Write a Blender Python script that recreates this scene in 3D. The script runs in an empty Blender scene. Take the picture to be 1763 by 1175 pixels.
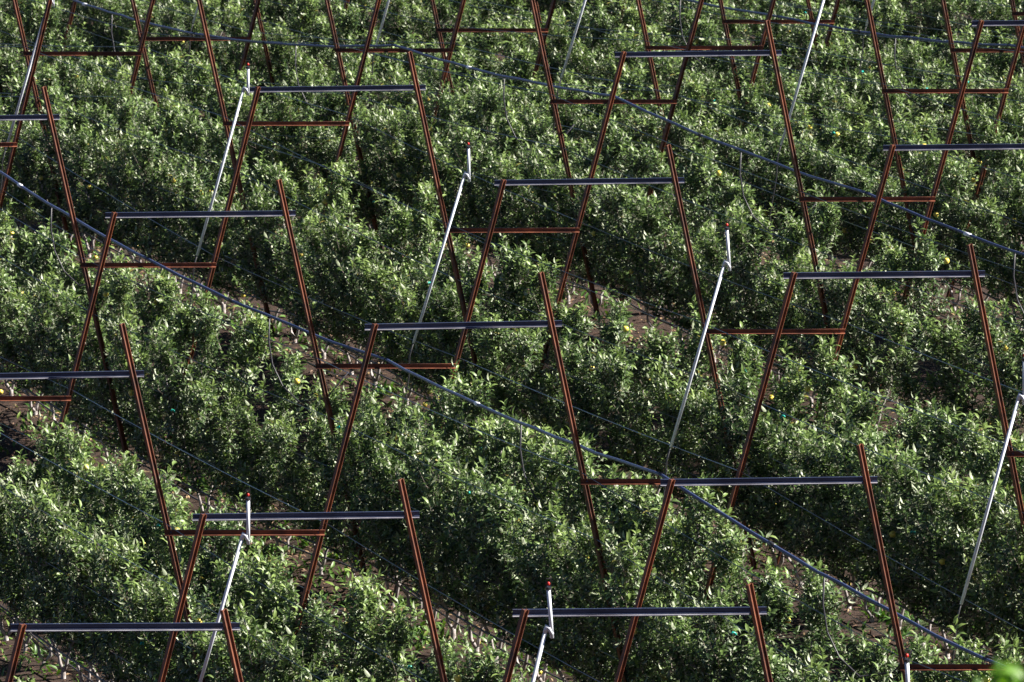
import bpy, math, random
import numpy as np
from mathutils import Vector, Matrix
random.seed(7)
scene = bpy.context.scene
C = scene.collection

# ------------------------------------------------------------------ camera, sky, sun, exposure
CAM = Vector((0.0, 0.0, 25.0)); PITCH = math.radians(15.0)
cd = bpy.data.cameras.new("camera"); cam = bpy.data.objects.new("camera", cd); C.objects.link(cam)
cam.location = CAM; cam.rotation_euler = (math.radians(75.0), 0, 0)
cd.sensor_width = 36.0; cd.lens = 13100.0 / 1763.0 * 36.0
cd.clip_start = 0.5; cd.clip_end = 5000
cd.dof.use_dof = True; cd.dof.focus_distance = 72.0; cd.dof.aperture_fstop = 10.0
scene.camera = cam
SUN_DIR = Vector((0.80, 0.02, 0.60)).normalized()
w = bpy.data.worlds.new("World"); scene.world = w; w.use_nodes = True
nt = w.node_tree; nt.nodes.clear()
sky = nt.nodes.new("ShaderNodeTexSky"); sky.sky_type = 'NISHITA'; sky.sun_disc = False; sky.altitude = 3500; sky.air_density = 0.45; sky.dust_density = 0.2
sky.sun_elevation = math.asin(SUN_DIR.z); sky.sun_rotation = math.atan2(SUN_DIR.x, SUN_DIR.y)
bg = nt.nodes.new("ShaderNodeBackground"); bg.inputs[1].default_value = 0.05
wo = nt.nodes.new("ShaderNodeOutputWorld")
nt.links.new(sky.outputs[0], bg.inputs[0]); nt.links.new(bg.outputs[0], wo.inputs[0])
sd = bpy.data.lights.new("sun", 'SUN'); sd.energy = 5.0; sd.angle = math.radians(0.5); sd.color = (1.0, 0.94, 0.82)
sun = bpy.data.objects.new("sun", sd); C.objects.link(sun)
sun.rotation_euler = SUN_DIR.to_track_quat('Z', 'Y').to_euler()
scene.view_settings.view_transform = 'Standard'; scene.view_settings.look = 'None'
scene.view_settings.exposure = 1.62; scene.view_settings.gamma = 1.0

# ------------------------------------------------------------------ survey: foot of every V frame, metres
# GRID[line across the slope][tree row] = (x, y, z)
GRID = {
    -7: {1: (-18.44, 127.71, -2.77), 2: (-14.31, 127.73, -2.68), 3: (-10.17, 127.76, -2.59), 4: (-6.07, 127.78, -2.49), 5: (-1.95, 127.81, -2.40), 6: (2.17, 127.83, -2.32), 7: (6.30, 127.85, -2.23), 8: (10.42, 127.88, -2.15), 9: (14.54, 127.90, -2.06)},
    -6: {1: (-15.34, 121.45, -2.16), 2: (-11.32, 121.47, -2.07), 3: (-7.28, 121.49, -1.98), 4: (-3.29, 121.52, -1.89), 5: (0.73, 121.54, -1.81), 6: (4.75, 121.56, -1.73), 7: (8.77, 121.58, -1.65), 8: (12.79, 121.60, -1.56), 9: (16.81, 121.63, -1.48)},
    -5: {0: (-16.36, 115.74, -1.68), 1: (-12.42, 115.76, -1.60), 2: (-8.47, 115.78, -1.52), 3: (-4.48, 115.80, -1.43), 4: (-0.58, 115.82, -1.35), 5: (3.37, 115.84, -1.27), 6: (7.31, 115.87, -1.19), 7: (11.26, 115.89, -1.11), 8: (15.21, 115.91, -1.04)},
    -4: {0: (-13.45, 110.15, -1.06), 1: (-9.58, 110.17, -1.00), 2: (-5.72, 110.18, -0.94), 3: (-1.79, 110.20, -0.86), 4: (2.02, 110.22, -0.82), 5: (5.91, 110.24, -0.73), 6: (9.77, 110.25, -0.67), 7: (13.64, 110.27, -0.62)},
    -3: {-1: (-14.62, 104.29, -0.55), 0: (-10.77, 104.31, -0.48), 1: (-6.91, 104.33, -0.41), 2: (-3.07, 104.35, -0.33), 3: (0.84, 104.37, -0.25), 4: (4.65, 104.39, -0.17), 5: (8.50, 104.41, -0.10), 6: (12.36, 104.43, -0.03)},
    -2: {-1: (-12.15, 98.34, -0.04), 0: (-8.27, 98.37, 0.06), 1: (-4.32, 98.40, 0.17), 2: (-0.38, 98.43, 0.28), 3: (3.41, 98.46, 0.39), 4: (7.25, 98.49, 0.49), 5: (11.12, 98.51, 0.59)},
    -1: {-2: (-13.34, 93.79, 1.00), -1: (-9.44, 93.79, 1.01), 0: (-5.54, 93.79, 1.02), 1: (-1.61, 93.80, 1.06), 2: (2.31, 93.81, 1.09), 3: (6.16, 93.80, 1.06), 4: (10.06, 93.80, 1.07), 5: (13.97, 93.81, 1.08)},
    0: {-2: (-10.60, 87.24, 1.21), -1: (-6.70, 87.29, 1.40), 0: (-2.78, 87.36, 1.64), 1: (1.08, 87.43, 1.89), 2: (4.99, 87.46, 2.01), 3: (8.89, 87.51, 2.20), 4: (12.78, 87.56, 2.39)},
    1: {-3: (-11.95, 80.92, 0.92), -2: (-8.03, 81.01, 1.22), -1: (-4.12, 81.09, 1.53), 0: (-0.12, 81.19, 1.90), 1: (3.79, 81.28, 2.23), 2: (7.63, 81.36, 2.54), 3: (11.55, 81.44, 2.84)},
    2: {-3: (-9.53, 76.91, 0.85), -2: (-5.49, 76.99, 1.14), -1: (-1.43, 77.07, 1.47), 0: (2.63, 77.17, 1.82), 1: (6.66, 77.25, 2.12), 2: (10.71, 77.33, 2.42)},
    3: {-4: (-10.42, 67.87, 1.49), -3: (-6.51, 67.97, 1.85), -2: (-2.61, 68.09, 2.30), -1: (1.27, 68.21, 2.76), 0: (5.24, 68.28, 3.01), 1: (9.16, 68.37, 3.37)},
    4: {-4: (-8.03, 63.08, 1.65), -3: (-4.01, 63.15, 1.91), -2: (0.04, 63.23, 2.20), -1: (4.01, 63.31, 2.49), 0: (8.02, 63.38, 2.75)},
    5: {-5: (-9.15, 56.58, 2.79), -4: (-5.15, 56.61, 2.93), -3: (-1.24, 56.64, 3.04), -2: (2.85, 56.70, 3.23), -1: (6.85, 56.73, 3.37)},
    6: {-5: (-6.49, 51.82, 3.25), -4: (-2.58, 51.85, 3.37), -3: (1.31, 51.88, 3.49), -2: (5.24, 51.93, 3.65)},
    7: {-6: (-7.95, 46.94, 3.70), -5: (-4.00, 46.97, 3.83), -4: (-0.06, 47.01, 3.97), -3: (3.88, 47.05, 4.11), -2: (7.82, 47.08, 4.24)},
}
# trellis dimensions
H = 4.62; LX = -1.005; RX0, RX1 = 0.095, 1.345; TIE = 2.62   # left post foot 0 -> LX, right post foot RX0 -> RX1

# ------------------------------------------------------------------ materials
def mat(name):
    m = bpy.data.materials.new(name); m.use_nodes = True
    return m, m.node_tree, m.node_tree.nodes["Principled BSDF"]
def ramp(nt, fac, stops):
    r = nt.nodes.new("ShaderNodeValToRGB"); e = r.color_ramp.elements
    while len(e) < len(stops): e.new(0.5)
    for i, (p, c) in enumerate(stops): e[i].position = p; e[i].color = (*c, 1)
    nt.links.new(fac, r.inputs[0]); return r.outputs[0]
def noise(nt, scale, detail=4, rough=0.6, coord='Object', vec=None):
    n = nt.nodes.new("ShaderNodeTexNoise"); n.inputs["Scale"].default_value = scale
    n.inputs["Detail"].default_value = detail; n.inputs["Roughness"].default_value = rough
    if vec is None:
        t = nt.nodes.new("ShaderNodeTexCoord"); vec = t.outputs[coord]
    nt.links.new(vec, n.inputs["Vector"]); return n.outputs["Fac"]
def bump(nt, p, fac, strength, dist=0.01):
    b = nt.nodes.new("ShaderNodeBump"); b.inputs["Strength"].default_value = strength
    b.inputs["Distance"].default_value = dist
    nt.links.new(fac, b.inputs["Height"]); nt.links.new(b.outputs[0], p.inputs["Normal"])
def simple(name, stops, scale, rough, metal=0.0, spec=0.5, bmp=0.0, patch=0.0):
    m, t, p = mat(name)
    f = noise(t, scale)
    if patch:       # broad weathering patches that differ from one object to the next
        tc = t.nodes.new("ShaderNodeTexCoord"); oi = t.nodes.new("ShaderNodeObjectInfo")
        va = t.nodes.new("ShaderNodeVectorMath"); va.operation = 'ADD'
        sc_ = t.nodes.new("ShaderNodeVectorMath"); sc_.operation = 'SCALE'; sc_.inputs["Scale"].default_value = 3.0
        t.links.new(oi.outputs["Location"], sc_.inputs[0])
        t.links.new(tc.outputs["Object"], va.inputs[0]); t.links.new(sc_.outputs[0], va.inputs[1])
        g_ = noise(t, 1.6, 3, 0.6, vec=va.outputs[0])
        ma_ = t.nodes.new("ShaderNodeMath"); ma_.operation = 'MULTIPLY_ADD'; ma_.inputs[1].default_value = patch; ma_.inputs[2].default_value = -patch * 0.5
        t.links.new(g_, ma_.inputs[0])
        mb_ = t.nodes.new("ShaderNodeMath"); mb_.operation = 'ADD'; t.links.new(ma_.outputs[0], mb_.inputs[0]); t.links.new(f, mb_.inputs[1])
        f = mb_.outputs[0]
    t.links.new(ramp(t, f, stops), p.inputs["Base Color"])
    p.inputs["Roughness"].default_value = rough; p.inputs["Metallic"].default_value = metal
    p.inputs["Specular IOR Level"].default_value = spec
    if bmp: bump(t, p, f, bmp)
    return m
RUST = simple("rusted_steel", [(0.25, (0.045, 0.018, 0.014)), (0.5, (0.13, 0.042, 0.022)), (0.72, (0.21, 0.066, 0.030)), (0.9, (0.12, 0.045, 0.03))], 9.0, 0.6, 0.0, 0.5, 0.3, 0.9)
RUST_DARK = simple("dark_rusted_steel", [(0.25, (0.05, 0.018, 0.014)), (0.55, (0.13, 0.04, 0.022)), (0.85, (0.26, 0.085, 0.045))], 7.0, 0.6, 0.0, 0.5, 0.3, 0.9)
BLUED = simple("blue_grey_steel", [(0.2, (0.018, 0.026, 0.062)), (0.6, (0.035, 0.048, 0.105)), (0.85, (0.085, 0.07, 0.085))], 5.0, 0.5, 0.1, 0.5, 0.15, 0.8)
GALV = simple("galvanised_pipe", [(0.2, (0.55, 0.60, 0.72)), (0.5, (0.72, 0.76, 0.88)), (0.8, (0.82, 0.85, 0.94))], 14.0, 0.3, 0.0, 0.5)
LIT_FLANGE = simple("sunlit_steel_flange", [(0.25, (0.08, 0.075, 0.10)), (0.55, (0.20, 0.20, 0.25)), (0.8, (0.36, 0.35, 0.39))], 4.0, 0.45, 0.0, 0.5, 0.0, 0.9)  # beam steel painted paler, sunlight on the lip put into the colour
HOSE = simple("blue_grey_hose", [(0.3, (0.016, 0.028, 0.085)), (0.7, (0.045, 0.062, 0.15))], 4.0, 0.42, 0, 0.6)
DRIP = simple("black_drip_pipe", [(0.3, (0.02, 0.02, 0.03)), (0.8, (0.07, 0.065, 0.08))], 6.0, 0.45)
WIRE = simple("galvanised_wire", [(0.3, (0.16, 0.19, 0.21)), (0.7, (0.34, 0.38, 0.40))], 3.0, 0.4, 0.4)
RED = simple("red_plastic", [(0.3, (0.55, 0.02, 0.02)), (0.8, (0.75, 0.05, 0.03))], 20, 0.4)
BLACKP = simple("black_plastic", [(0.3, (0.015, 0.015, 0.02)), (0.8, (0.04, 0.04, 0.045))], 20, 0.4)
TEAL = simple("teal_plastic", [(0.3, (0.0, 0.30, 0.26)), (0.8, (0.02, 0.45, 0.36))], 20, 0.4)
PINK = simple("pink_tape", [(0.3, (0.75, 0.12, 0.30)), (0.8, (0.8, 0.25, 0.42))], 20, 0.5)
APPLE = simple("yellow_apple_skin", [(0.3, (0.62, 0.50, 0.07)), (0.6, (0.70, 0.58, 0.12)), (0.85, (0.72, 0.38, 0.10))], 12, 0.35)
BARK = simple("pale_apple_bark", [(0.30, (0.07, 0.055, 0.05)), (0.46, (0.30, 0.27, 0.27)), (0.78, (0.52, 0.48, 0.50))], 22.0, 0.75, 0, 0.3, 0.4)
TWIG = simple("grey_brown_twig", [(0.3, (0.08, 0.06, 0.05)), (0.7, (0.26, 0.22, 0.20))], 30.0, 0.7)

def leaf_mat(name, cols, back, trans=0.17, rough=0.46):
    m, t, p = mat(name)
    a = t.nodes.new("ShaderNodeAttribute"); a.attribute_name = "tint"
    oi = t.nodes.new("ShaderNodeObjectInfo")
    ad = t.nodes.new("ShaderNodeMath"); ad.operation = 'MULTIPLY_ADD'; ad.inputs[1].default_value = 0.20; ad.inputs[2].default_value = -0.10
    t.links.new(oi.outputs["Random"], ad.inputs[0])
    a2 = t.nodes.new("ShaderNodeMath"); a2.operation = 'ADD'
    t.links.new(a.outputs["Fac"], a2.inputs[0]); t.links.new(ad.outputs[0], a2.inputs[1])
    front = ramp(t, a2.outputs[0], cols)
    g = t.nodes.new("ShaderNodeNewGeometry")
    mx = t.nodes.new("ShaderNodeMix"); mx.data_type = 'RGBA'
    t.links.new(g.outputs["Backfacing"], mx.inputs[0]); t.links.new(front, mx.inputs[6])
    mx.inputs[7].default_value = (*back, 1)
    t.links.new(mx.outputs[2], p.inputs["Base Color"])
    p.inputs["Roughness"].default_value = rough; p.inputs["Specular IOR Level"].default_value = 0.5
    tr = t.nodes.new("ShaderNodeBsdfTranslucent")
    hs = t.nodes.new("ShaderNodeHueSaturation"); hs.inputs["Value"].default_value = 1.6; hs.inputs["Saturation"].default_value = 1.15
    t.links.new(front, hs.inputs["Color"]); t.links.new(hs.outputs[0], tr.inputs[0])
    ms = t.nodes.new("ShaderNodeMixShader"); ms.inputs[0].default_value = trans
    t.links.new(p.outputs[0], ms.inputs[1]); t.links.new(tr.outputs[0], ms.inputs[2])
    t.links.new(ms.outputs[0], t.nodes["Material Output"].inputs[0])
    return m
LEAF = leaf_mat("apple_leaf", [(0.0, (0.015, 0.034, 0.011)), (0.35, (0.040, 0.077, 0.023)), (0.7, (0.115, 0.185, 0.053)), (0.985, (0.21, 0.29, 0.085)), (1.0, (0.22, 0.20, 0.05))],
                (0.29, 0.33, 0.23))
WEED = leaf_mat("weed_leaf", [(0.0, (0.03, 0.08, 0.015)), (0.6, (0.08, 0.16, 0.025)), (1.0, (0.17, 0.25, 0.05))], (0.14, 0.22, 0.08))
LITTER = leaf_mat("dry_leaf", [(0.0, (0.06, 0.03, 0.02)), (0.5, (0.17, 0.10, 0.065)), (1.0, (0.34, 0.24, 0.12))], (0.20, 0.13, 0.10), 0.05, 0.7)
SHRUB = leaf_mat("bright_shrub_leaf", [(0.0, (0.07, 0.18, 0.012)), (1.0, (0.13, 0.28, 0.02))], (0.10, 0.24, 0.03), 0.4)

gm, t, p = mat("orchard_soil")
n1 = noise(t, 0.55, 5, 0.6); n2 = noise(t, 9.0, 8, 0.75)
soil = ramp(t, n2, [(0.3, (0.018, 0.010, 0.009)), (0.5, (0.034, 0.016, 0.010)), (0.66, (0.072, 0.036, 0.024)), (0.82, (0.16, 0.10, 0.07))])
grass = ramp(t, n2, [(0.3, (0.03, 0.05, 0.015)), (0.7, (0.08, 0.14, 0.03))])
f = ramp(t, n1, [(0.60, (0, 0, 0)), (0.68, (1, 1, 1))])
mx = t.nodes.new("ShaderNodeMix"); mx.data_type = 'RGBA'
t.links.new(f, mx.inputs[0]); t.links.new(soil, mx.inputs[6]); t.links.new(grass, mx.inputs[7])
t.links.new(mx.outputs[2], p.inputs["Base Color"]); p.inputs["Roughness"].default_value = 0.95
bump(t, p, n2, 1.0, 0.06)
SOIL = gm

# ------------------------------------------------------------------ helpers
class MB:
    def __init__(s): s.v = []; s.f = []
    def add(s, vs, fs):
        o = len(s.v); s.v += [tuple(q) for q in vs]; s.f += [tuple(i + o for i in q) for q in fs]
    def tube(s, pts, r, n=8, cap=True):
        pts = [Vector(q) for q in pts]
        rs = r if isinstance(r, (list, tuple)) else [r] * len(pts)
        o = len(s.v); up = None
        for i, q in enumerate(pts):
            d = (pts[min(i + 1, len(pts) - 1)] - pts[max(i - 1, 0)]).normalized()
            if up is None or abs(up.dot(d)) > 0.95:
                up = Vector((0, 0, 1)) if abs(d.z) < 0.9 else Vector((0, 1, 0))
            a = d.cross(up).normalized(); b = a.cross(d).normalized()
            for k in range(n):
                t = 2 * math.pi * k / n
                s.v.append(tuple(q + (a * math.cos(t) + b * math.sin(t)) * rs[i]))
        for i in range(len(pts) - 1):
            for k in range(n):
                k2 = (k + 1) % n
                s.f.append((o + i * n + k, o + i * n + k2, o + (i + 1) * n + k2, o + (i + 1) * n + k))
        if cap:
            s.f.append(tuple(o + k for k in range(n))[::-1]); s.f.append(tuple(o + (len(pts) - 1) * n + k for k in range(n)))
    def prism(s, prof, A, B, u, v):
        """extrude a closed profile (list of (a,b) in axes u,v) from A to B"""
        A, B, u, v = Vector(A), Vector(B), Vector(u), Vector(v); n = len(prof); o = len(s.v)
        for P in (A, B):
            for a, b in prof: s.v.append(tuple(P + u * a + v * b))
        for k in range(n):
            k2 = (k + 1) % n; s.f.append((o + k, o + k2, o + n + k2, o + n + k))
        s.f.append(tuple(o + k for k in range(n))[::-1]); s.f.append(tuple(o + n + k for k in range(n)))
    def ball(s, c, r, nu=10, nv=7, squash=1.0, dimple=0.0):
        c = Vector(c); o = len(s.v)
        for j in range(nv + 1):
            th = math.pi * j / nv
            for i in range(nu):
                ph = 2 * math.pi * i / nu
                z = math.cos(th) * r * squash
                if j == 0: z -= dimple * r
                s.v.append((c.x + r * math.sin(th) * math.cos(ph), c.y + r * math.sin(th) * math.sin(ph), c.z + z))
        for j in range(nv):
            for i in range(nu):
                i2 = (i + 1) % nu
                s.f.append((o + j * nu + i, o + (j + 1) * nu + i, o + (j + 1) * nu + i2, o + j * nu + i2))
    def build(s, name, m, parent=None, smooth=False, loc=None):
        me = bpy.data.meshes.new(name); me.from_pydata(s.v, [], s.f); me.materials.append(m); me.validate()
        if smooth: me.polygons.foreach_set("use_smooth", [True] * len(me.polygons))
        o = bpy.data.objects.new(name, me); C.objects.link(o)
        if parent: o.parent = parent
        if loc is not None: o.location = loc
        return o
def empty(name, loc, rz=0.0):
    o = bpy.data.objects.new(name, None); o.empty_display_size = 0.2; C.objects.link(o)
    o.location = loc; o.rotation_euler = (0, 0, rz); return o
def tag(o, label=None, cat=None, group=None, kind=None):
    if label: o["label"] = label
    if cat: o["category"] = cat
    if group: o["group"] = group
    if kind: o["kind"] = kind
    return o
KIDS = {}
def kid(parent, o): KIDS.setdefault(parent.name, []).append(o); return o
def dup(root, loc, rz=0.0, sc=(1, 1, 1)):
    r = root.copy(); C.objects.link(r); r.location = loc; r.rotation_euler = (0, 0, rz); r.scale = sc
    for ch in KIDS.get(root.name, []):
        c = ch.copy(); C.objects.link(c); c.parent = r
    return r
def project(q):
    d = Vector(q) - CAM; c, s = math.cos(PITCH), math.sin(PITCH)
    z = d.y * c - d.z * s; y = -(d.y * s + d.z * c)
    return (881.5 + 13100 * d.x / z, 587.5 + 13100 * y / z)
ORD = ["", "first", "second", "third", "fourth", "fifth", "sixth", "seventh", "eighth", "ninth", "tenth", "eleventh", "twelfth"]
G = {v: {r: Vector(q) for r, q in row.items()} for v, row in GRID.items()}
def P(r, v):
    """ground point of tree row r at fractional line v"""
    a = math.floor(v); f = v - a
    if f < 1e-6: return G[a][r].copy()
    return G[a][r].lerp(G[a + 1][r], f)
def rowdir(r, v):
    a = math.floor(v)
    if a + 1 not in G or r not in G[a + 1] or r not in G.get(a, {}): a -= 1
    d = G[a + 1][r] - G[a][r]; return d

# ------------------------------------------------------------------ ground
def full(v):
    """grid line completed by extrapolation for rows -14..16"""
    row = G[v]; ks = sorted(row); a, b = ks[0], ks[-1]
    da = (row[a] - row[ks[1]]); db = (row[b] - row[ks[-2]]); out = {}
    for r in range(-16, 18):
        if r in row: out[r] = row[r].copy()
        elif r < a: out[r] = row[a] + da * (a - r)
        else: out[r] = row[b] + db * (r - b)
    return out
def build_ground():
    lines = sorted(G); F_ = {v: full(v) for v in lines}; sub = 6
    xs = np.arange(-60, 60.01, 0.5)
    rng = np.random.RandomState(3); rowsv = []
    for v in lines[:-1]:
        for k in range(sub):
            f = k / sub; ra = F_[v]; rb = F_[v + 1]
            rowsv.append([ra[r].lerp(rb[r], f) for r in sorted(ra)])
    rowsv.append([F_[lines[-1]][r] for r in sorted(F_[lines[-1]])])
    V = []; 
    far = rowsv[0]; near = rowsv[-1]
    prof = []
    # hill falls away behind, and the photographer's own slope rises in front
    for q, dz in ((2500, -420), (900, -150), (400, -60), (150, -18), (60, -5.2), (25, -1.9)):
        prof.append((far, q, dz))
    allrows = []
    for base, q, dz in prof: allrows.append((base, q, dz))
    for rw in rowsv: allrows.append((rw, 0, 0))
    for q, dz in ((-5, 0.1), (-12, 1.0), (-20, 5.5), (-28, 10.5), (-36, 14.6), (-45, 18.6), (-49, 19.2), (-60, 21), (-140, 45)):
        allrows.append((near, q, dz))
    for base, q, dz in allrows:
        bx = [p.x for p in base]; by = [p.y for p in base]; bz = [p.z for p in base]
        ex = np.concatenate(([-1500, -300, -120], xs, [120, 300, 1500])) if True else xs
        for x in ex:
            xc = min(max(x, bx[0]), bx[-1])
            y = np.interp(xc, bx, by) + q; z = np.interp(xc, bx, bz) + dz
            if q == 0 and abs(x) < 60: z += rng.uniform(-0.025, 0.025)
            V.append((float(x), float(y), float(z)))
    n = len(xs) + 6; m = len(allrows)
    Fc = [(j * n + i, (j + 1) * n + i, (j + 1) * n + i + 1, j * n + i + 1) for j in range(m - 1) for i in range(n - 1)]
    mb = MB(); mb.v = V; mb.f = Fc
    o = mb.build("ground", SOIL, smooth=True); tag(o, kind="structure")
build_ground()

# ------------------------------------------------------------------ trellis frames
def hsec(w, d, tw, tf):
    """H profile, flanges across u at v=+-d/2"""
    a, b = w / 2, d / 2; t = tw / 2
    return [(-a, -b), (a, -b), (a, -b + tf), (t, -b + tf), (t, b - tf), (a, b - tf), (a, b), (-a, b), (-a, b - tf), (-t, b - tf), (-t, -b + tf), (-a, -b + tf)]
def csec(d, fl, t, top=0.016):
    """channel: web at u=0, wide lower and narrow upper flange towards -u, height d in v"""
    b = d / 2
    return [(0, -b), (0, b), (-top, b), (-top, b - t), (-t, b - t), (-t, -b + t), (-fl, -b + t), (-fl, -b)]
RD = Vector((0.41, -0.912, 0)).normalized()      # tree row direction on plan
NR = Vector((0.912, 0.41, 0)).normalized()
PN = Vector((math.sin(math.radians(42)), -math.cos(math.radians(42)), 0))
def make_frame():
    root = empty("v_trellis", (0, 0, 0))
    for x0, x1, s in ((0.0, LX, -1), (RX0, RX1, 1)):
        m = MB(); A = Vector((x0, 0, -0.3 if s < 0 else -0.3)); B = Vector((x1, 0, H))
        ax = (B - A).normalized(); u = PN - ax * PN.dot(ax); u.normalize(); v = ax.cross(u).normalized()
        m.prism(hsec(0.037, 0.047, 0.005, 0.005), A, B, u, v)
        kid(root, m.build("post", RUST, root))
    xl = LX * TIE / H; xr = RX0 + (RX1 - RX0) * TIE / H
    m = MB(); m.prism(csec(0.046, 0.050, 0.005), (xl - 0.06, -0.030, TIE), (xr + 0.06, -0.030, TIE), (0, 1, 0), (0, 0, 1))
    tie = kid(root, m.build("tie_beam", RUST_DARK, root))
    for x in (xl, xr):
        m = MB(); m.tube([(x, -0.046, TIE), (x, -0.02, TIE)], 0.009, 6)
        kid(root, m.build("bolt", BLUED, root))
    return root
def frame_px(r, v):
    b = G[v][r]; return [project(b + Vector(q)) for q in ((LX, 0, H), (RX1, 0, H), (LX * .57, 0, TIE), (RX0 + 1.25 * .57, 0, TIE), (LX * .4, 0, 1.9), (RX0 + 1.25 * .4, 0, 1.9))]
def inview(pts, mx=0, my=0):
    return any(-mx < x < 1763 + mx and -my < y < 1175 + my for x, y in pts)
def poly_inview(q):
    # either post or the tie crosses the picture
    segs = ((q[0], q[4]), (q[1], q[5]), (q[2], q[3]))
    for a, b in segs:
        for k in range(21):
            x = a[0] + (b[0] - a[0]) * k / 20; y = a[1] + (b[1] - a[1]) * k / 20
            if 0 < x < 1763 and 0 < y < 1175: return True
    return False
FR = {}
proto = make_frame(); first = True
vis_lines = [v for v in sorted(G, reverse=True) if v >= -5 and any(poly_inview(frame_px(r, v)) for r in G[v])]
LNAME = {v: ORD[i + 1] for i, v in enumerate(vis_lines)}
for v in vis_lines:
    k = 0
    for r in sorted(G[v]):
        q = frame_px(r, v)
        if not poly_inview(q): continue
        k += 1
        o = proto if first else dup(proto, G[v][r])
        o.location = G[v][r]; first = False
        tag(o, "rusty steel V trellis, %s from left in the %s line from the bottom" % (ORD[k], LNAME[v]), "trellis", "V shaped steel trellises")
        FR[(r, v)] = k
# crossbeams between neighbouring frames
def in_seg(A, B):
    a, b = project(A), project(B)
    return any(0 < a[0] + (b[0] - a[0]) * k / 30 < 1763 and 0 < a[1] + (b[1] - a[1]) * k / 30 < 1175 for k in range(31))
for v in vis_lines:
    k = 0
    for r in sorted(G[v]):
        if r + 1 not in G[v]: continue
        a = G[v][r] + Vector((RX1, 0, H - 0.045)); bt = G[v][r + 1] + Vector((LX, 0, H))
        drop = (bt.z - a.z); b = bt + Vector((-LX / H * drop, 0, -drop))
        if not in_seg(a, b): continue
        k += 1
        m = MB(); off = Vector((0, 0.090, 0)); d = (b - a).normalized()
        A, B = a + off - d * 0.10, b + off + d * 0.09; mid = (A + B) / 2
        m.prism(csec(0.046, 0.024, 0.006), A - mid, B - mid, (0, 1, 0), Vector((0, 0, 1)) - d * d.z)
        root = empty("crossbeam", mid)
        m.build("beam", BLUED, root)
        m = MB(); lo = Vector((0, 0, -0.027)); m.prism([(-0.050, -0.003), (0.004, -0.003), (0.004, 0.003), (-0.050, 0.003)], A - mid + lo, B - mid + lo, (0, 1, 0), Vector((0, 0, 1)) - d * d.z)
        m.build("lower_flange", LIT_FLANGE, root)  # separate lip so its sunlit tone can be painted in
        for q in (a, b):
            m2 = MB(); m2.tube([q - mid, q + Vector((0, 0.125, 0)) - mid], 0.010, 6)
            m2.build("bolt", RUST_DARK, root)
        tag(root, "blue grey steel crossbeam, %s from left in the %s line from the bottom" % (ORD[k], LNAME[v]), "beam", "crossbeams between the V frames")

# ------------------------------------------------------------------ sprinkler risers (row, joint, top, foot)
RIS = [
    ((-2.95, 81.47, 6.03), (-2.91, 81.47, 6.27), (-3.48, 81.47, 4.15)),
    ((-0.50, 77.66, 5.99), (-0.47, 77.66, 6.29), (-1.04, 77.66, 4.17)),
    ((2.02, 70.12, 6.97), (2.03, 70.12, 7.31), (1.52, 70.12, 5.16)),
    ((4.48, 64.84, 7.11), (4.51, 64.84, 7.45), (4.00, 64.84, 5.20)),
    ((-2.30, 62.25, 6.59), (-2.26, 62.25, 6.92), (-2.70, 62.25, 5.20)),
    ((0.26, 56.33, 7.59), (0.27, 56.33, 7.92), (-0.10, 56.33, 6.05)),
    ((-5.44, 87.40, 5.72), (-5.41, 87.40, 6.05), (-5.98, 87.40, 3.92)),
    ((-1.21, 95.56, 5.30), (-1.19, 95.56, 5.62), (-1.75, 95.56, 3.32)),
    ((1.19, 90.34, 6.08), (1.21, 90.34, 6.38), (0.60, 90.34, 4.11)),
    ((3.62, 84.68, 6.59), (3.65, 84.68, 6.91), (3.08, 84.68, 4.63)),
    ((-3.68, 100.02, 4.64), (-3.66, 100.02, 4.95), (-4.29, 100.02, 2.63)),
    ((5.19, 97.70, 5.05), (5.21, 97.70, 5.40), (4.66, 97.70, 3.11)),
    ((2.78, 51.75, 8.51), (2.80, 51.75, 8.77), (2.45, 51.75, 7.20))]
RLAB = ["silver sprinkler riser with red nozzle left of the crossbeam in the upper left",
    "silver sprinkler riser with red nozzle in the upper middle, left of a crossbeam",
    "silver sprinkler riser with red nozzle standing clear right of the picture centre",
    "silver sprinkler riser cut by the right edge, its pipe leaning in the lower right",
    "silver sprinkler riser with bright red nozzle in front of two beams, lower left",
    "silver sprinkler riser with red nozzle at the bottom edge, right of the middle",
    "long silver sprinkler riser leaning in the top left corner, nozzle out of sight",
    "short visible end of a silver riser at the top edge, left of the middle",
    "silver riser crossing the top edge just right of the middle, nozzle out of sight",
    "long silver riser crossing the top edge in the upper right, nozzle out of sight",
    "tiny visible end of a silver riser at the top edge in the upper left",
    "tiny visible end of a silver riser at the top edge in the upper right",
    "silver riser with red nozzle beside a post in the bottom right corner"]
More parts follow.
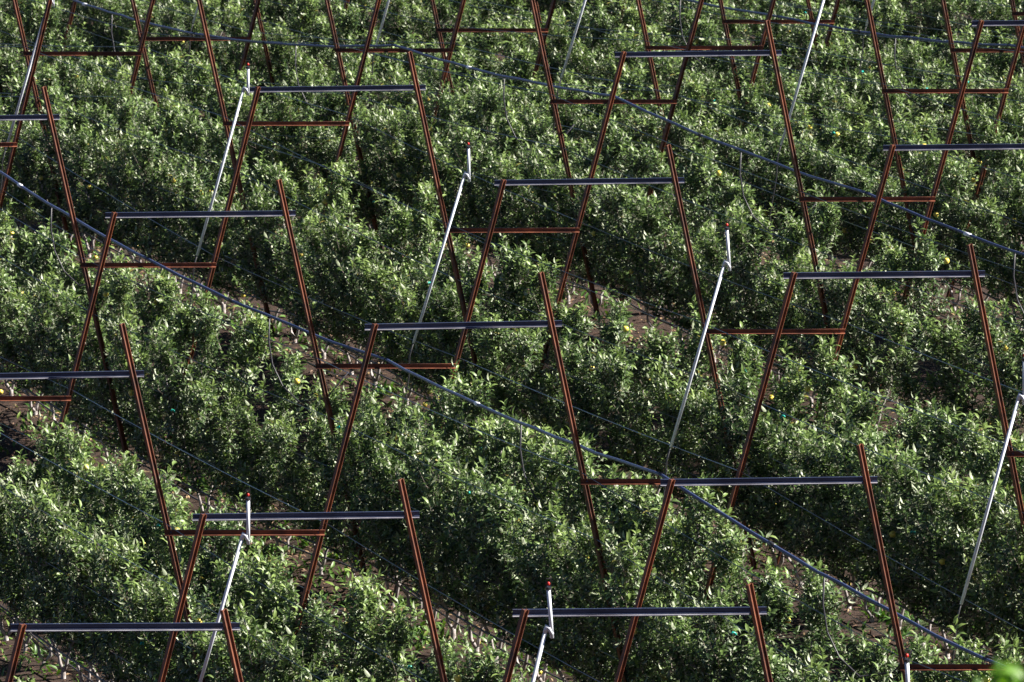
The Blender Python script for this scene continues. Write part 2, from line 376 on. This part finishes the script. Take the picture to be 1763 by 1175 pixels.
for (J, T, E), lab in zip(RIS, RLAB):
    J, T, E = Vector(J), Vector(T), Vector(E)
    root = empty("sprinkler_riser", E)
    tag(root, lab, "sprinkler riser", "sprinkler risers in the tree rows")
    ax = (J - E).normalized()
    m = MB(); m.tube([Vector((0, 0, 0)), (J - E) * 0.5, J - E], 0.0150, 10); m.build("lower_pipe", GALV, root, True)
    m = MB(); j = J - E; b = Vector((0.050, 0, -0.035))
    m.tube([j - ax * 0.02, j + ax * 0.03 + Vector((0.004, 0, 0)), j + Vector((0.03, -0.005, 0.01)), j + b], [0.018, 0.019, 0.017, 0.017], 10); m.build("elbow", GALV, root, True)
    m = MB(); m.tube([j + b - Vector((0, 0, 0.03)), T - E + Vector((0.012, 0, 0))], 0.0150, 10); m.build("upper_pipe", GALV, root, True)
    tt = T - E + Vector((0.012, 0, 0))
    m = MB(); m.tube([tt, tt + Vector((0, 0, 0.02))], 0.024, 8); m.tube([tt + Vector((-0.016, 0, 0.02)), tt + Vector((-0.016, 0, 0.085))], 0.004, 5)
    m.tube([tt + Vector((0.016, 0, 0.02)), tt + Vector((0.016, 0, 0.085))], 0.004, 5); m.tube([tt + Vector((-0.02, 0, 0.085)), tt + Vector((0.02, 0, 0.085))], 0.005, 5)
    m.build("nozzle_bracket", BLACKP, root)
    m = MB(); m.ball(tt + Vector((0, 0, 0.045)), 0.014, 8, 6, 1.2); m.build("nozzle", RED, root, True)
    m = MB(); m.tube([Vector((0, 0, 0.01)), -ax * 0.15, Vector((-0.05, -0.03, -0.36)), Vector((-0.12, -0.05, -0.8)), Vector((-0.1, -0.1, -1.4))], 0.008, 6)
    m.build("feed_hose", BLACKP, root, True)

# ------------------------------------------------------------------ main hoses carried on the tie beams
def sag_path(pts, sag, n=14, wob=0.0, seed=0):
    rr = random.Random(seed); out = []
    for a, b in zip(pts[:-1], pts[1:]):
        for k in range(n):
            f = k / n; q = a.lerp(b, f); q.z -= sag * 4 * f * (1 - f)
            if k: q += Vector((rr.uniform(-wob, wob), 0, rr.uniform(-wob, wob)))
            out.append(q)
    out.append(pts[-1]); return out
TM = Vector(((LX * TIE / H + RX0 + (RX1 - RX0) * TIE / H) / 2, -0.03, TIE + 0.062))
HL = {-1: "long blue grey hose crossing from the left edge to the bottom right corner",
      1: "long blue grey hose crossing from the top left to the right edge",
      3: "blue grey hose crossing the top right corner over the tie beams",
      -3: "blue grey hose low in the picture at the bottom left"}
for r in (-1, 1, 3):
    vs = [v for v in sorted(G) if r in G[v] and v >= -4]
    pts = [G[v][r] + TM for v in vs]
    path = sag_path(pts, 0.07, 14, 0.008, r)
    m = MB(); m.tube(path, 0.0165, 8); base = pts[0].copy()
    o = m.build("irrigation_hose", HOSE, None, True); tag(o, HL[r], "hose", "main irrigation hoses")
    for i, q in enumerate(path[:-1]):
        if not inview([project(q)], 60, 60): continue
        d = (path[i + 1] - q).normalized()
        if i % 14 == 5:
            m = MB(); m.tube([q - d * 0.05, q + d * 0.05], 0.023, 8); m.build("coupling", GALV if (i // 14) % 2 else BLACKP, o, True)
        elif i % 14 == 0:
            m = MB(); m.tube([q + Vector((-0.03, 0, -0.06)), q + Vector((-0.026, 0, 0.012)), q + Vector((0.0, 0, 0.024)), q + Vector((0.026, 0, 0.012)), q + Vector((0.03, 0, -0.06))], 0.005, 5); m.build("tie_strap", BLACKP, o, True)
    # thin feeder loops hanging from the hose
    kk = 0
    for v, nx in zip(vs[:-1], vs[1:]):
        a = (G[v][r] + TM).lerp(G[nx][r] + TM, 0.52); a.z -= 0.09
        if not inview([project(a)]): continue
        kk += 1
        e = Vector((0.32, -0.25, -0.75)); m = MB()
        m.tube([Vector((0, 0, 0)), Vector((-0.01, 0, -0.25)), Vector((0.03, -0.05, -0.5)), Vector((0.14, -0.12, -0.72)), Vector((0.32, -0.25, -0.86)), Vector((0.62, -0.3, -0.80)), Vector((0.85, -0.35, -0.5))], 0.0085, 6)
        o = m.build("feeder_tube", DRIP, None, True, loc=a)
        tag(o, "thin dark tube looping down from the %s hose, %s from its top" % ({-1: "lower", 1: "middle", 3: "upper right"}[r], ORD[kk]), "tube", "thin feeder tubes")

# ------------------------------------------------------------------ row wires and drip pipes
RNAME = {}
rows_in = []
for r in range(-6, 9):
    vs = [v for v in sorted(G) if r in G[v] and -6 <= v <= 5]
    if len(vs) > 1: rows_in.append(r)
def clip_run(r, off, v0=-5, v1=6):
    """consecutive points of a run along row r, cut down to what the picture can show"""
    vs = [v for v in sorted(G) if r in G[v] and v0 <= v <= v1]
    pts = [(v, G[v][r] + off) for v in vs]
    keep = set()
    for i in range(len(pts) - 1):
        if in_seg(pts[i][1], pts[i + 1][1]): keep |= {i, i + 1}
    return [pts[i][1] for i in sorted(keep)]
vrows = [r for r in range(-6, 10) if len(clip_run(r, Vector((0, 0, 0.5)))) > 1]
RN = {r: ORD[i + 1] for i, r in enumerate(vrows)}
for r in vrows:
    for side, x0, x1, nm in ((-1, 0.0, LX, "left"), (1, RX0, RX1, "right")):
        for i, h in enumerate((0.85, 1.45, 2.05, 2.70)):
            f = h / H; off = Vector((x0 + (x1 - x0) * f + side * 0.045, -0.0, h))
            pts = clip_run(r, off)
            if len(pts) < 2: continue
            m = MB(); m.tube(sag_path(pts, 0.03, 6), 0.0042, 4)
            o = m.build("trellis_wire", WIRE)
            tag(o, "%s wire on the %s arm of the %s tree row from the left" % (["lowest", "second", "third", "highest"][i], nm, RN[r]), "wire", "wires along the tree rows")
    for i, (dx, h, sg, rad) in enumerate(((-0.06, 0.46, 0.10, 0.012), (0.10, 0.30, 0.13, 0.010))):
        pts = clip_run(r, Vector((dx, -0.05, h)))
        if len(pts) < 2: continue
        m = MB(); m.tube(sag_path(pts, sg, 10, 0.015, r * 3 + i), rad, 6)
        o = m.build("drip_pipe", DRIP, None, True)
        tag(o, "%s dark drip pipe along the trunks of the %s tree row from the left" % (["upper", "lower"][i], RN[r]), "pipe", "drip pipes along the trunks")

# ------------------------------------------------------------------ leaves (numpy)
LV = np.array([(0, 0, 0), (0, .34, .02), (-.175, .32, .08), (.175, .32, .08), (0, .70, -.06), (-.145, .68, -.01), (.145, .68, -.01), (0, 1.0, -.27)], dtype=float)
LF = np.array([(0, 1, 2, 2), (0, 3, 1, 1), (2, 1, 4, 5), (1, 3, 6, 4), (5, 4, 7, 7), (4, 6, 7, 7)])
def leaves_mesh(name, pos, dirn, nrm, size, tint, m, width=1.0):
    """pos, dirn, nrm: (n,3); each leaf grows along dirn with its face towards nrm"""
    pos = np.asarray(pos, float); d = np.asarray(dirn, float); n = np.asarray(nrm, float)
    d /= np.linalg.norm(d, axis=1)[:, None]
    x = np.cross(d, n); x /= (np.linalg.norm(x, axis=1)[:, None] + 1e-9); n = np.cross(x, d)
    s = np.asarray(size, float)[:, None, None]
    V = (LV[None, :, 0:1] * width * x[:, None, :] + LV[None, :, 1:2] * d[:, None, :] + LV[None, :, 2:3] * n[:, None, :]) * s + pos[:, None, :]
    N = len(pos); V = V.reshape(-1, 3)
    me = bpy.data.meshes.new(name)
    tri = [f for f in LF if f[2] == f[3]]; quad = [f for f in LF if f[2] != f[3]]
    loops = []; starts = []; totals = []
    per = []; st = 0
    for f in LF:
        q = list(f[:3]) if f[2] == f[3] else list(f)
        per += q; starts.append(st); totals.append(len(q)); st += len(q)
    per = np.array(per); loops = (per[None, :] + 8 * np.arange(N)[:, None]).reshape(-1)
    starts = (np.array(starts)[None, :] + st * np.arange(N)[:, None]).reshape(-1)
    totals = np.tile(np.array(totals), N)
    me.vertices.add(len(V)); me.vertices.foreach_set("co", V.astype(np.float32).reshape(-1))
    me.loops.add(len(loops)); me.loops.foreach_set("vertex_index", loops.astype(np.int32))
    me.polygons.add(len(starts)); me.polygons.foreach_set("loop_start", starts.astype(np.int32))
    me.polygons.foreach_set("loop_total", totals.astype(np.int32))
    me.polygons.foreach_set("use_smooth", np.ones(len(starts), dtype=bool))
    me.update(calc_edges=True)
    at = me.attributes.new("tint", 'FLOAT', 'FACE')
    at.data.foreach_set("value", np.repeat(np.asarray(tint, np.float32), len(LF)))
    me.materials.append(m); me.validate()
    return me

def shoot(rng, P0, axis, length, pos, dr, nr, sz, ti, base_t, mb, leaf=0.072):
    axis = axis / np.linalg.norm(axis)
    n = max(5, int(length / 0.0118)); ph = rng.uniform(0, 6.28)
    a = np.cross(axis, [0.3, 0.5, 0.8]); a /= np.linalg.norm(a); b = np.cross(axis, a)
    bend = rng.normal(0, 0.12, 3)
    for i in range(n):
        f = (i + 0.6) / n; q = P0 + axis * length * f + bend * length * f * f
        ph += 2.4 + rng.normal(0, 0.25)
        out = a * math.cos(ph) + b * math.sin(ph)
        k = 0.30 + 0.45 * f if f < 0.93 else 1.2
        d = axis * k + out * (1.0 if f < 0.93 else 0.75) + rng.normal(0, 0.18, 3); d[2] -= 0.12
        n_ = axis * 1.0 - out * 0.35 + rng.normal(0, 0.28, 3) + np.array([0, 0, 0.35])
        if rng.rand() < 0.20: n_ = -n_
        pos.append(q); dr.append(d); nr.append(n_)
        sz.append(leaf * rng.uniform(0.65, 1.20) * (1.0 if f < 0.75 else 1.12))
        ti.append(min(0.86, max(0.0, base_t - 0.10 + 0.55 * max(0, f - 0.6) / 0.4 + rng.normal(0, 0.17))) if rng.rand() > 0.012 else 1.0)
    e = P0 + axis * length + bend * length
    mb.tube([tuple(P0), tuple(P0 + axis * length * .5 + bend * length * .25), tuple(e)], [0.0045, 0.0035, 0.002], 3, False)

TREE_VARS = []
RDn = np.array([0.41, -0.912, 0.07]); RDn /= np.linalg.norm(RDn)
def make_tree(i):
    rng = np.random.RandomState(100 + i)
    root = empty("apple_tree", (0, 0, 0))
    tm = MB(); 
    f0 = 0.06 + rng.uniform(0, 0.08)
    tm.tube([(0.04, 0, -0.12), (0.045, 0, 0.0), (0.05, 0, f0)], [0.028, 0.025, 0.021], 8)
    for side, x0, x1 in ((-1, 0.0, LX), (1, RX0, RX1)):
        h = (1.58 if side < 0 else 1.82) + rng.normal(0, 0.12); mb = MB(); pos, dr, nr, sz, ti = [], [], [], [], []
        def lead(z): return np.array([x0 + (x1 - x0) * z / H + wob * math.sin(z * 3 + ph0), 0.02 * math.sin(z * 4 + ph0), z])
        wob = 0.04; ph0 = rng.uniform(0, 6)
        yo = rng.uniform(-0.05, 0.05)
        k1 = rng.uniform(-0.02, 0.03)
        pts = [(0.05, 0, f0 - 0.02), (0.05 + side * (0.035 + k1), yo * 0.6, f0 + 0.06), (0.05 + side * (0.05 + k1 * 0.5), yo, f0 + 0.15)] + [tuple(lead(z)) for z in np.linspace(f0 + 0.30, h, 8)]
        tm.tube(pts, [0.017, 0.018, 0.0155] + list(np.linspace(0.0150, 0.005, 8)), 7)
        shade = rng.uniform(0.30, 0.48)
        z = 0.30 + rng.uniform(0, 0.06)
        while z < h - 0.02:
            for s in (-1, 1):
                L_ = rng.uniform(0.28, 0.54) * (1.0 if z < h - 0.4 else 0.75)
                d = RDn * s + np.array([side * rng.uniform(-0.45, 0.7), 0, rng.uniform(0.0, 0.5)]); d /= np.linalg.norm(d)
                A = lead(z + rng.uniform(-0.03, 0.03)); B = A + d * L_
                mb.tube([tuple(A), tuple((A + B) / 2 + np.array([0, 0, -0.01])), tuple(B)], [0.008, 0.006, 0.004], 4, False)
                ns = 5
                for q in range(ns):
                    g = (q + rng.uniform(0.2, 0.9)) / ns
                    ax = np.array([rng.normal(side * 0.14, 0.30), rng.normal(-0.08, 0.30), rng.uniform(0.45, 1.1)])
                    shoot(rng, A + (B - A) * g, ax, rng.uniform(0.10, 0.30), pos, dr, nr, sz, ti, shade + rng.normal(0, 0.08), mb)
            z += rng.uniform(0.085, 0.125)
        for q in range(13):          # upright tips
            A = lead(h - rng.uniform(0.0, 0.35)) + RDn * rng.uniform(-0.28, 0.28)
            ax = np.array([rng.normal(side * 0.12, 0.15), rng.normal(0, 0.15), 1.0])
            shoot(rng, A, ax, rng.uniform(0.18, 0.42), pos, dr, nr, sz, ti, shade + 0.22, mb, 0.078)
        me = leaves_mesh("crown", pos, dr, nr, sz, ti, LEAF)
        o = bpy.data.objects.new("crown", me); C.objects.link(o); o.parent = root; kid(root, o)
        tw = mb.build("branches", TWIG, root); kid(root, tw)
        if rng.rand() < 0.55:
            k = rng.randint(len(pos)); q = Vector(pos[k]) + Vector((side * 0.02, -0.06, -0.03))
            ma = MB(); ma.ball((0, 0, 0), 0.034, 10, 7, 0.92, 0.2)
            kid(root, ma.build("apple", APPLE, root, True, loc=q))
    kid(root, tm.build("trunk", BARK, root, True))
    return root
NV = 9
TREE_VARS = [make_tree(i) for i in range(NV)]
used = [False] * NV
rt = random.Random(21); count = 0
def frame_phrase(r, v):
    if (r, v) in FR: return "the %s V trellis from left, %s line from bottom" % (ORD[FR[(r, v)]], LNAME[v])
placed = []
for v in range(-6, 6):
    for r in sorted(G[v]):
        if v + 1 not in G or r not in G[v + 1]: continue
        a, b = G[v][r], G[v + 1][r]; n = max(4, round((b - a).length / 0.80))
        for k in range(n):
            f = (k + 0.5 + rt.uniform(-0.12, 0.12)) / n; q = a.lerp(b, f)
            pp = [project(q + Vector(c)) for c in ((0.05, 0, 0), (-0.55, 0, 2.5), (0.75, 0, 2.5), (0, 0, 1.2))]
            xs_ = [c[0] for c in pp]; ys_ = [c[1] for c in pp]
            if max(xs_) < -40 or min(xs_) > 1860 or max(ys_) < -15 or min(ys_) > 1200: continue
            placed.append((q, r, v, k, n))
for q, r, v, k, n in placed:
    i = rt.randrange(NV); rz = rt.uniform(-0.16, 0.16); s = rt.uniform(0.94, 1.05) * (1.07 if v >= 2 else 1.0)
    sz_ = s * rt.uniform(0.88, 1.12) * (1.05 if v >= 1 else 1.0)
    if not used[i]:
        o = TREE_VARS[i]; used[i] = True; o.location = q; o.rotation_euler = (0, 0, rz); o.scale = (s, s, sz_)
    else: o = dup(TREE_VARS[i], q, rz, (s, s, sz_))
    if (r, v) in FR: lab = "%s apple tree in front of %s" % (ORD[k + 1], frame_phrase(r, v))
    elif (r, v + 1) in FR: lab = "%s apple tree behind %s" % (ORD[n - k], frame_phrase(r, v + 1))
    elif r in RN: lab = "apple tree in the %s row from left, away from any steel trellis in view" % RN[r]
    else: lab = "leafy apple tree at the very edge of the orchard view, seen only in part"
    tag(o, lab, "apple tree", "Y trained apple trees in rows")
for i, u in enumerate(used):
    if not u:
        for ch in KIDS[TREE_VARS[i].name]: bpy.data.objects.remove(ch)
        bpy.data.objects.remove(TREE_VARS[i])

# ------------------------------------------------------------------ weeds, litter, fallen apples
rng = np.random.RandomState(5)
def scatter_points(n, spread):
    out = []
    while len(out) < n:
        v = rng.randint(-4, 6); rs = sorted(G[v]); r = rs[rng.randint(len(rs))]
        if v + 1 not in G or r not in G[v + 1]: continue
        q = G[v][r].lerp(G[v + 1][r], rng.rand()); dx = rng.normal(0, spread)
        # follow the slope across the rows
        r2 = r + 1 if dx > 0 else r - 1
        if r2 not in G[v]: continue
        t_ = abs(dx) / 4.0; q = q + (G[v][r2] - G[v][r]) * t_
        x, y = project(q)
        if -40 < x < 1800 and 150 < y < 1700: out.append(np.array(q))
    return out
pos, dr, nr, sz, ti = [], [], [], [], []
for c in scatter_points(1500, 0.6):
    k = rng.randint(6, 26); rad = rng.uniform(0.06, 0.28); bt = rng.uniform(0.2, 0.7)
    for _ in range(k):
        q = c + np.array([rng.normal(0, rad), rng.normal(0, rad), 0.0]); d = np.array([rng.normal(0, .6), rng.normal(0, .6), rng.uniform(.4, 1.2)])
        pos.append(q); dr.append(d); nr.append(np.array([rng.normal(0, .3), rng.normal(0, .3), 1]) ); sz.append(rng.uniform(.06, .16)); ti.append(min(1, max(0, bt + rng.normal(0, .2))))
o = bpy.data.objects.new("weeds", leaves_mesh("weeds", pos, dr, nr, sz, ti, WEED, 0.8)); C.objects.link(o)
tag(o, "bright green weeds and grass tufts under the apple trees", "weeds", kind="stuff")
pos, dr, nr, sz, ti = [], [], [], [], []
for c in scatter_points(18000, 0.8):
    q = c + np.array([0, 0, rng.uniform(0.02, 0.05)]); d = np.array([rng.normal(), rng.normal(), rng.normal(0, .15)])
    pos.append(q); dr.append(d); nr.append(np.array([rng.normal(0, .3), rng.normal(0, .3), 1])); sz.append(rng.uniform(.04, .085)); ti.append(rng.rand())
o = bpy.data.objects.new("leaf_litter", leaves_mesh("leaf_litter", pos, dr, nr, sz, ti, LITTER)); C.objects.link(o)
tag(o, "dry brown fallen leaves scattered over the orchard soil", "leaf litter", kind="stuff")
ma = MB(); ma.ball((0, 0, 0), 0.034, 10, 7, 0.92, 0.2); ap0 = None
for j, c in enumerate(scatter_points(130, 0.55)):
    c = Vector(c) + Vector((0, 0, 0.03))
    if ap0 is None: o = ap0 = ma.build("fallen_apple", APPLE, None, True, loc=c)
    else: o = ap0.copy(); C.objects.link(o); o.location = c; o.rotation_euler = (rt.uniform(0, 3), rt.uniform(0, 3), 0)
    tag(o, "yellow fallen apple lying on the soil under the trees", "apple", "fallen yellow apples")
# small teal clips on the wires and a few pink ribbons
ma = MB(); ma.tube([(-0.022, 0, 0.0), (-0.008, 0.006, 0.014), (0.010, -0.004, 0.010), (0.022, 0, -0.012)], 0.010, 6); c0 = None
for j in range(46):
    while True:
        v = rt.randint(-3, 4); r = rt.choice(sorted(G[v]))
        if r not in G[v + 1]: continue
        side, x0, x1 = rt.choice(((-1, 0.0, LX), (1, RX0, RX1))); h = rt.choice((0.85, 1.45, 2.05))
        q = G[v][r].lerp(G[v + 1][r], rt.random()) + Vector((x0 + (x1 - x0) * h / H - 0.16, -0.30, h + rt.uniform(-0.1, 0.1)))
        x, y = project(q)
        if 0 < x < 1763 and 0 < y < 1175: break
    if c0 is None: o = c0 = ma.build("clip", TEAL, None, True, loc=q)
    else: o = c0.copy(); C.objects.link(o); o.location = q; o.rotation_euler = (0, 0, rt.uniform(0, 3))
    tag(o, "tiny teal plastic clip tying a shoot among the apple leaves", "clip", "teal plastic clips")
for (r, v, lab) in ((0, 0.36, "pink marking ribbon tied to a white trunk left of the centre"), (0, -0.85 , "pink marking ribbon on a trunk in the upper left")):
    q = P(r, v) + Vector((0.0, -0.05, 0.55)); m = MB()
    m.prism([(-0.012, -0.004), (0.012, -0.004), (0.014, 0.004), (-0.012, 0.006)], (0, 0, 0), (0.006, 0, 0.13), (1, 0, 0), (0, 1, 0))
    m.prism([(-0.022, -0.010), (0.022, -0.010), (0.022, 0.010), (-0.022, 0.010)], (0, 0, 0.125), (0, 0, 0.145), (1, 0, 0), (0, 1, 0))
    o = m.build("ribbon", PINK, None, False, loc=q); tag(o, lab, "ribbon", "pink ribbons")

# ------------------------------------------------------------------ tall shrub close to the camera, lower right corner
def shrub():
    rg = np.random.RandomState(9); base = Vector((1.47, 17.0, 15.30)); root = empty("shrub", base)
    tag(root, "out of focus bright green shrub tip poking into the bottom right corner", "shrub")
    top = np.array([-0.290, 0, 4.315]); st = MB()
    st.tube([(0, 0, -0.3), (-0.1, 0.05, 1.5), (-0.22, 0, 3.2), tuple(top)], [0.05, 0.04, 0.02, 0.006], 7)
    mb = MB(); pos, dr, nr, sz, ti = [], [], [], [], []
    for k in range(90):
        f = 0.3 + 0.7 * rg.uniform(0, 1) ** 0.6; A = top * f + np.array([0.0, 0, 0]); a = rg.uniform(0, 6.28)
        d = np.array([math.cos(a), math.sin(a), rg.uniform(0.3, 1.2)]); d /= np.linalg.norm(d); l = (1.02 - f) * 0.6 + 0.025
        B = A + d * l; mb.tube([tuple(A), tuple(B)], [0.008, 0.004], 4, False)
        for q in range(3): shoot(rg, A + (B - A) * (0.4 + 0.3 * q), d + np.array([0, 0, .5]), min(0.16, l + 0.02), pos, dr, nr, sz, ti, 0.7, mb, 0.06)
    st.build("stem", TWIG, root, True); mb.build("branches", TWIG, root)
    o = bpy.data.objects.new("crown", leaves_mesh("crown", pos, dr, nr, sz, ti, SHRUB)); C.objects.link(o); o.parent = root
shrub()
